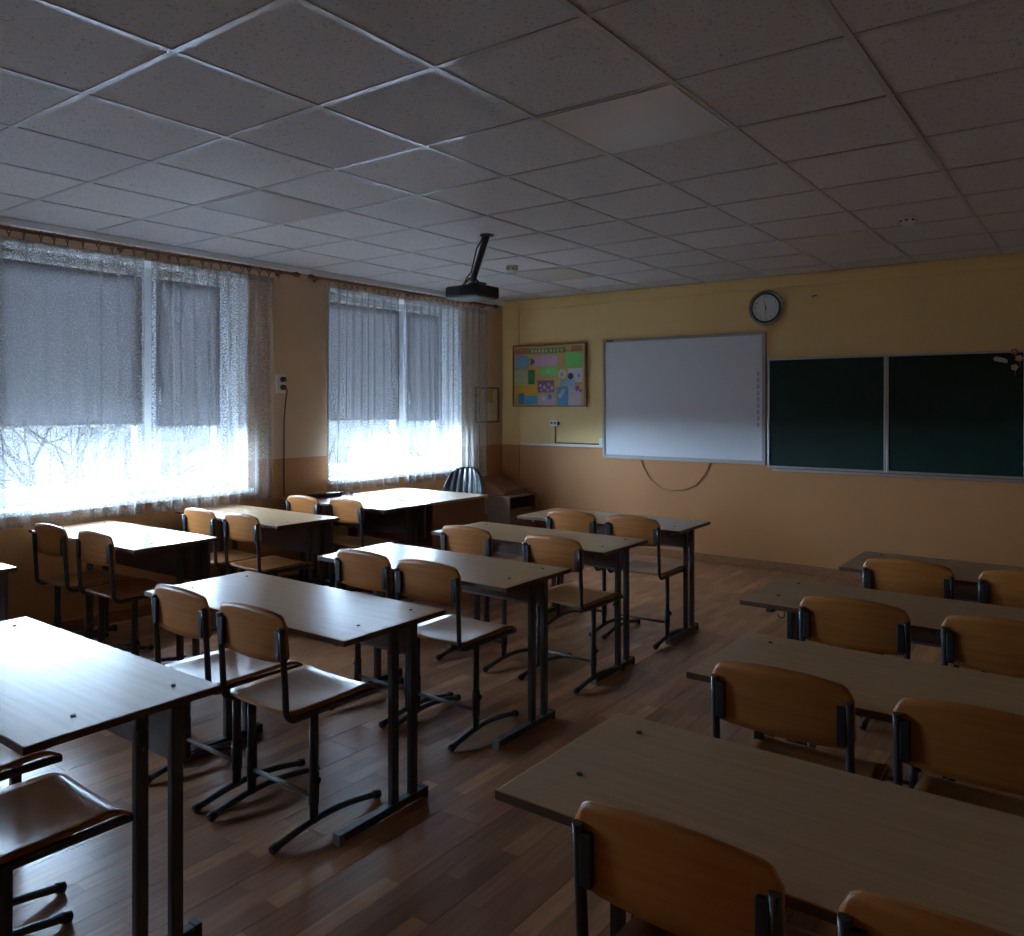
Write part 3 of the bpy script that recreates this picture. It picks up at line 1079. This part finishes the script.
t = tag(empty('chalkboard', (-1.457, Y, 1.415)), 'dark green chalkboard in metal frame on the front wall', 'chalkboard')
for (a, b_) in ((-.985, -.002), (.002, .975), (.979, 1.96)):
    pn = bbox((a + .014, -.026, -.482), (b_ - .014, -.002, .476)).build('board_panel', 'chalk', t)
    for (lo, hi) in (((a, -.034, .470), (b_, -.001, .488)), ((a, -.034, -.490), (b_, -.001, -.472)), ((a, -.034, -.472), (a + .016, -.001, .470)), ((b_ - .016, -.034, -.472), (b_, -.001, .470))):
        bbox(lo, hi).build('frame_strip', 'alu', pn, 0.002)
MB().box((-.93, -.085, -.512), (1.5, -.002, -.506)).box((-.93, -.089, -.512), (1.5, -.085, -.494)).build('chalk_tray', 'alu', t)

deco = [(-.645, 1.772, 'white cloud shaped magnet near the top of the chalkboard', 'cloud'),
        (-.555, 1.832, 'pink flower magnet on the top edge of the chalkboard', 'pink'),
        (-.525, 1.780, 'peach flower magnet below the pink one on the chalkboard', 'peach'),
        (-.555, 1.712, 'pale flower magnet lowest in the chalkboard corner', 'pale')]
for (x, z, lab, k) in deco:
    t = tag(empty('board_magnet', (x, Y - .0345 if k != 'cloud' else Y - .0265, z + .06)), lab, 'magnet', 'magnets on the chalkboard')
    if k == 'cloud':
        m = MB()
        for (dx, dz, r_) in ((-.03, .008, .018), (-.008, .002, .02), (.014, -.002, .018), (.03, -.010, .016)):
            m.disc((dx, 0, dz), (0, -1, 0), r_, .006, 12)
        m.build('magnet_body', pm('magnet_white', (.55, .56, .55)), t)
        MB().ring((-.02, -.007, .004), (0, 1, 0), .008, .002, 12, 5).build('curl', 'grey_icon', t)
    else:
        c = {'pink': (.55, .10, .22), 'peach': (.65, .38, .28), 'pale': (.50, .46, .44)}[k]
        for i in range(5):
            a = i * 2 * math.pi / 5
            MB().disc((.015 * math.cos(a), -.001, .015 * math.sin(a)), (0, -1, 0), .011, .004, 10).build('petal', pm('petal_' + k, c), t)
        MB().disc((0, -.003, 0), (0, -1, 0), .009, .006, 10).build('flower_centre', pm('petal_centre', (.6, .45, .1)), t)
        MB().tube([(0, -.001, -.02), (.006, -.003, -.045), (0, -.003, -.065)], .003, 6).build('stem', pm('stem_green', (.08, .20, .06)), t)

# wall clock, about two minutes to six
t = tag(empty('wall_clock', (-2.458, Y, 2.360)), 'round wall clock with silver rim and pale face', 'clock')
MB().disc((0, -.002, 0), (0, -1, 0), .150, .030, 40).build('clock_case', 'clock_in', t)
MB().ring((0, -.030, 0), (0, 1, 0), .146, .014, 48, 10).build('outer_rim', 'clock_rim', t)
MB().ring((0, -.036, 0), (0, 1, 0), .126, .008, 48, 8).build('inner_rim', 'clock_in', t)
fc = MB().disc((0, -.031, 0), (0, -1, 0), .124, .003, 40).build('dial', 'clock_face', t)


def text_mesh(s, size, name, m_):
    cu = bpy.data.curves.new(name, 'FONT')
    cu.body = s
    cu.size = size
    cu.align_x = 'CENTER'
    cu.align_y = 'CENTER'
    ob = bpy.data.objects.new(name, cu)
    col.objects.link(ob)
    dg = bpy.context.evaluated_depsgraph_get()
    me = bpy.data.meshes.new_from_object(ob.evaluated_get(dg))
    bpy.data.objects.remove(ob)
    me.materials.clear()
    me.materials.append(M[m_])
    me.name = name
    return me


for h in range(1, 13):
    a = math.pi / 2 - h * math.pi / 6
    add('numeral', text_mesh(str(h), .026, 'numeral', 'clock_in'), fc, 0, (.098 * math.cos(a), -.0346, .098 * math.sin(a)), (R(90), 0, 0))
def hand(name, ang, L, w):
    d = Vector((math.sin(R(ang)), 0, math.cos(R(ang))))
    n = Vector((d.z, 0, -d.x))
    z0 = -.0365 if name == 'minute_hand' else -.0352
    p = [-d * .02 - n * w, -d * .02 + n * w, d * L + n * w * .5, d * L - n * w * .5]
    MB().quadbox([(q.x, z0, q.z) for q in p] + [(q.x, z0 - .001, q.z) for q in p]).build(name, 'clock_in', t)
hand('minute_hand', 348, .085, .0032)
hand('hour_hand', 178, .058, .0045)
MB().disc((0, -.034, 0), (0, -1, 0), .007, .005, 12).build('hub', 'clock_in', t)

# bulletin board with pinned papers
t = tag(empty('bulletin_board', (-4.812, Y - .014, 1.802)), 'framed bulletin board of colourful papers on the front wall', 'bulletin board')
bw, bh = .472, .335
bbox((-bw + .012, -.016, -bh + .012), (bw - .012, -.002, bh - .012)).build('backing', pm('cork_yellow', (.62, .40, .14)), t)
for (lo, hi) in (((-bw, -.026, -bh), (bw, -.001, -bh + .014)), ((-bw, -.026, bh - .014), (bw, -.001, bh)), ((-bw, -.026, -bh + .014), (-bw + .014, -.001, bh - .014)), ((bw - .018, -.026, -bh + .014), (bw, -.001, bh - .014))):
    bbox(lo, hi).build('frame_bar', 'frame_br', t)
def bp(x, y):
    return (-bw + (x - 110) / 795 * 2 * bw, bh - (y - 95) / 675 * 2 * bh)
papers = [
    (290, 136, 690, 190, 'header_strip', (.10, .24, .05)), (125, 122, 285, 192, 'paper', (.42, .17, .10)), (750, 122, 868, 186, 'paper', (.45, .20, .14)),
    (125, 205, 165, 355, 'paper', (.45, .40, .60)), (360, 215, 600, 330, 'paper', (.66, .40, .58)), (690, 192, 870, 355, 'paper', (.16, .56, .14)),
    (420, 335, 600, 440, 'paper', (.20, .60, .13)), (130, 370, 275, 540, 'paper', (.50, .56, .30)), (282, 370, 356, 525, 'paper', (.04, .26, .07)),
    (715, 365, 868, 510, 'photo_print', (.62, .62, .68)), (640, 485, 790, 552, 'paper', (.22, .42, .60)), (390, 485, 570, 615, 'photo_print', (.20, .10, .22)),
    (125, 540, 382, 648, 'paper', (.72, .42, .03)), (172, 622, 240, 742, 'paper', (.04, .22, .42)), (250, 652, 380, 742, 'paper', (.05, .28, .55)),
    (395, 630, 575, 748, 'photo_print', (.55, .45, .52)), (600, 562, 716, 752, 'paper', (.10, .30, .58)), (722, 545, 858, 762, 'photo_print', (.62, .55, .58)),
    (624, 262, 668, 360, 'paper', (.55, .40, .10)),
]
for i, (x0, y0, x1, y1, nm, c) in enumerate(papers):
    (a, b_), (c_, d_) = bp(x0, y0), bp(x1, y1)
    dz = .0166 + .0004 * (i % 4)
    bbox((a, -dz - .0008, d_), (c_, -dz, b_)).build(nm, pm('paper_%d' % i, c), t)
def disc_paper(x, y, r, c, nm, n=24, dz=.0184):
    a, b_ = bp(x, y)
    MB().disc((a, -dz, b_), (0, -1, 0), r, .0008, n).build(nm, pm('disc_%d_%d' % (x, y), c), t)
disc_paper(225, 280, .085, (.20, .46, .68), 'octagon_paper', 8)
disc_paper(655, 420, .052, (.70, .70, .62), 'round_sticker')
disc_paper(655, 425, .026, (.40, .42, .36), 'round_print', 16, .0196)
disc_paper(815, 575, .030, (.50, .04, .28), 'magenta_flower', 7)
disc_paper(848, 600, .016, (.50, .04, .28), 'magenta_flower', 7)
disc_paper(522, 665, .028, (.16, .16, .42), 'ring_print', 16)
disc_paper(455, 685, .022, (.75, .72, .75), 'blossom_print', 8)
disc_paper(745, 445, .036, (.05, .07, .12), 'dark_print', 10)
disc_paper(830, 440, .022, (.30, .32, .50), 'blue_print', 8)
disc_paper(745, 640, .030, (.70, .45, .42), 'pink_print', 9)
disc_paper(500, 390, .030, (.30, .66, .25), 'leaf_print', 8)
for (x, y, r_) in ((420, 540, .018), (465, 560, .022), (510, 530, .016), (545, 565, .020), (430, 590, .014), (500, 590, .015)):
    disc_paper(x, y, r_, (.62, .55, .64), 'white_blossom', 8)
a, b_ = bp(310, 235)
a2, b2 = bp(358, 322)
MB().quadbox([(a, -.0172, b_), (a, -.0172, b2), (a2, -.0172, (b_ + b2) / 2 - .006), (a2, -.0172, (b_ + b2) / 2 + .006), (a, -.018, b_), (a, -.018, b2), (a2, -.018, (b_ + b2) / 2 - .006), (a2, -.018, (b_ + b2) / 2 + .006)]).build('arrow_paper', pm('arrow_blue', (.06, .07, .32)), t)
for x in (322, 360, 398, 436, 474, 525, 563, 600, 640):
    (a, b_), (c_, d_) = bp(x, 148), bp(x + 20, 180)
    bbox((a, -.0186, d_), (c_, -.0178, b_)).build('header_letter_card', pm('letter_cream', (.66, .64, .44)), t)
MB().quadbox([(bp(600, 660)[0], -.0184, bp(600, 660)[1]), (bp(640, 660)[0], -.0184, bp(640, 680)[1]), (bp(700, 590)[0], -.0184, bp(700, 590)[1]), (bp(665, 580)[0], -.0184, bp(665, 575)[1]),
              (bp(600, 660)[0], -.0190, bp(600, 660)[1]), (bp(640, 660)[0], -.0190, bp(640, 680)[1]), (bp(700, 590)[0], -.0190, bp(700, 590)[1]), (bp(665, 580)[0], -.0190, bp(665, 575)[1])]).build('diagonal_strip', pm('strip_pale', (.42, .58, .66)), t)

# front wall socket, cable and trunking
t = tag(empty('wall_socket', (-4.748, Y, 1.292)), 'white double socket with dark cable below the bulletin board', 'socket')
bbox((-.055, -.022, -.033), (.045, -.001, .033)).build('socket_plate', 'white_plastic', t, 0.006)
for x in (-.03, .012):
    MB().disc((x, -.0215, 0), (0, -1, 0), .016, .002, 14).build('socket_hole', 'cap_grey', t)
    for dx in (-.006, .006):
        MB().disc((x + dx, -.0235, 0), (0, -1, 0), .003, .001, 8).build('pin_hole', 'black', t)
MB().box((.045, -.030, -.022), (.062, -.003, .012)).build('plug', 'black', t, .003)
MB().tube([(.008, -.008, -.033), (.008, -.008, -.218)], .0055, 6).build('cable', 'black', t)
t = tag(empty('cable_trunking', (-5.20, Y, 1.060)), 'white cable trunking running along the wainscot edge to the whiteboard', 'trunking')
bbox((0, -.020, -.012), (1.03, -.001, .012)).build('trunking_body', 'white_plastic', t, 0.003)
MB().tube([(.47, -.006, .020), (1.02, -.006, .020)], .006, 6).build('cable', 'black', t)  # shadow line of the cable, built as a black tube
tag(MB().tube([(-3.72, Y - .006, .945), (-3.70, Y - .008, .86), (-3.60, Y - .008, .73), (-3.50, Y - .008, .675), (-3.38, Y - .008, .655), (-3.25, Y - .008, .67), (-3.13, Y - .008, .73), (-3.03, Y - .008, .86), (-3.0, Y - .006, .945)], .004, 6).build('hanging_cable', 'cable_br'), 'thin brown cable hanging in a loop below the whiteboard', 'cable')
t = tag(empty('wall_hook', (-2.054, Y, 2.432)), 'tiny bent nail in the wall above the chalkboard', 'nail')
MB().tube([(0, 0, 0), (0, -.02, .0), (.02, -.026, .004), (.04, -.024, .002)], .005, 6).build('nail_shaft', 'cap', t)

# ================================================================== window wall things
t = tag(empty('wall_socket', (XL, 4.165, 1.66)), 'white socket with black plugs on the pier between the windows', 'socket')
bbox((.001, -.040, -.075), (.022, .040, .075)).build('socket_plate', 'white_plastic', t, 0.005)
for z in (.035, -.030):
    MB().tube([(.022, .010, z), (.045, .012, z), (.060, .016, z - .006)], [.024, .022, .012], 12).build('plug', 'black', t)
MB().tube([(.060, .018, -.036), (.062, .028, -.06), (.040, .032, -.12), (.014, .034, -.30), (.012, .034, -.70), (.014, .034, -.93)], .0055, 6).build('cable', 'black', t)

t = tag(empty('picture_frame', (XL, 6.90, 1.485)), 'brown framed notice half hidden behind the lace curtain edge', 'picture')
a, b_ = .205, .195
for (lo, hi) in (((.001, -a, -b_), (.024, a, -b_ + .022)), ((.001, -a, b_ - .022), (.024, a, b_)), ((.001, -a, -b_ + .022), (.024, -a + .022, b_ - .022)), ((.001, a - .022, -b_ + .022), (.024, a, b_ - .022))):
    bbox(lo, hi).build('frame_bar', 'frame_br', t, 0.002)
bbox((.002, -a + .02, -b_ + .02), (.012, a - .02, b_ - .02)).build('sheet', 'cream', t)
bbox((.012, -.04, .02), (.013, .10, .165)).build('print', pm('yellow_print', (.55, .38, .08)), t)

# ================================================================== ceiling things
t = tag(empty('projector', (-3.455, 4.222, 2.248), 0), 'black projector hanging from the ceiling on a slanted pole', 'projector')
bbox((-.145, -.12, -.045), (.145, .12, .040)).build('projector_body', 'black', t, 0.018)
MB().tube([(.075, .115, -.004), (.075, .150, -.004)], [.040, .036], 20).build('lens', 'clock_in', t)
for i in range(7):
    bbox((-.130 + .018 * i, -.1225, -.025), (-.120 + .018 * i, -.119, .022)).build('vent_slat', 'dark_metal', t)
bbox((.05, -.10, .040), (.14, -.02, .052)).build('control_panel', 'dark_metal', t, 0.003)
MB().box((-.06, -.06, .040), (.06, .06, .050)).tube([(-.05, -.05, .045), (-.012, -.012, .10)], .006, 6).tube([(.05, .05, .045), (.012, .012, .10)], .006, 6).tube([(-.05, .05, .045), (-.012, .012, .10)], .006, 6).tube([(.05, -.05, .045), (.012, -.012, .10)], .006, 6).build('bracket', 'dark_metal', t)
MB().tube([(0, 0, .075), (.080, .058, .390)], .021, 14).build('ceiling_pole', 'dark_metal', t)
MB().disc((.080, .058, .384), (0, 0, 1), .048, .007, 20).build('ceiling_plate', 'dark_metal', t)
MB().tube([(-.06, -.02, .05), (-.045, -.01, .10), (-.01, .0, .14), (.03, .01, .30), (.07, .04, .387)], .005, 6).build('cable', 'black', t)

for (x, y, lab) in ((-.974, 5.404, 'white round smoke detector on the ceiling above the chalkboard'), (-3.963, 5.362, 'small white smoke detector on the ceiling beyond the projector')):
    t = tag(empty('smoke_detector', (x, y, H - .001)), lab, 'smoke detector', 'ceiling smoke detectors')
    MB().tube([(0, 0, 0), (0, 0, -.012)], .052, 24).build('mount_base', 'white_plastic', t)
    MB().tube([(0, 0, -.012), (0, 0, -.030), (0, 0, -.046), (0, 0, -.050)], [.048, .047, .036, .020], 24).build('sensor_head', 'white_plastic', t)
    for i in range(8):
        an = i * math.pi / 4
        bbox((.036, -.008, -.030), (.0485, .008, -.020)).build('vent_slot', 'cap', t).rotation_euler = (0, 0, an)
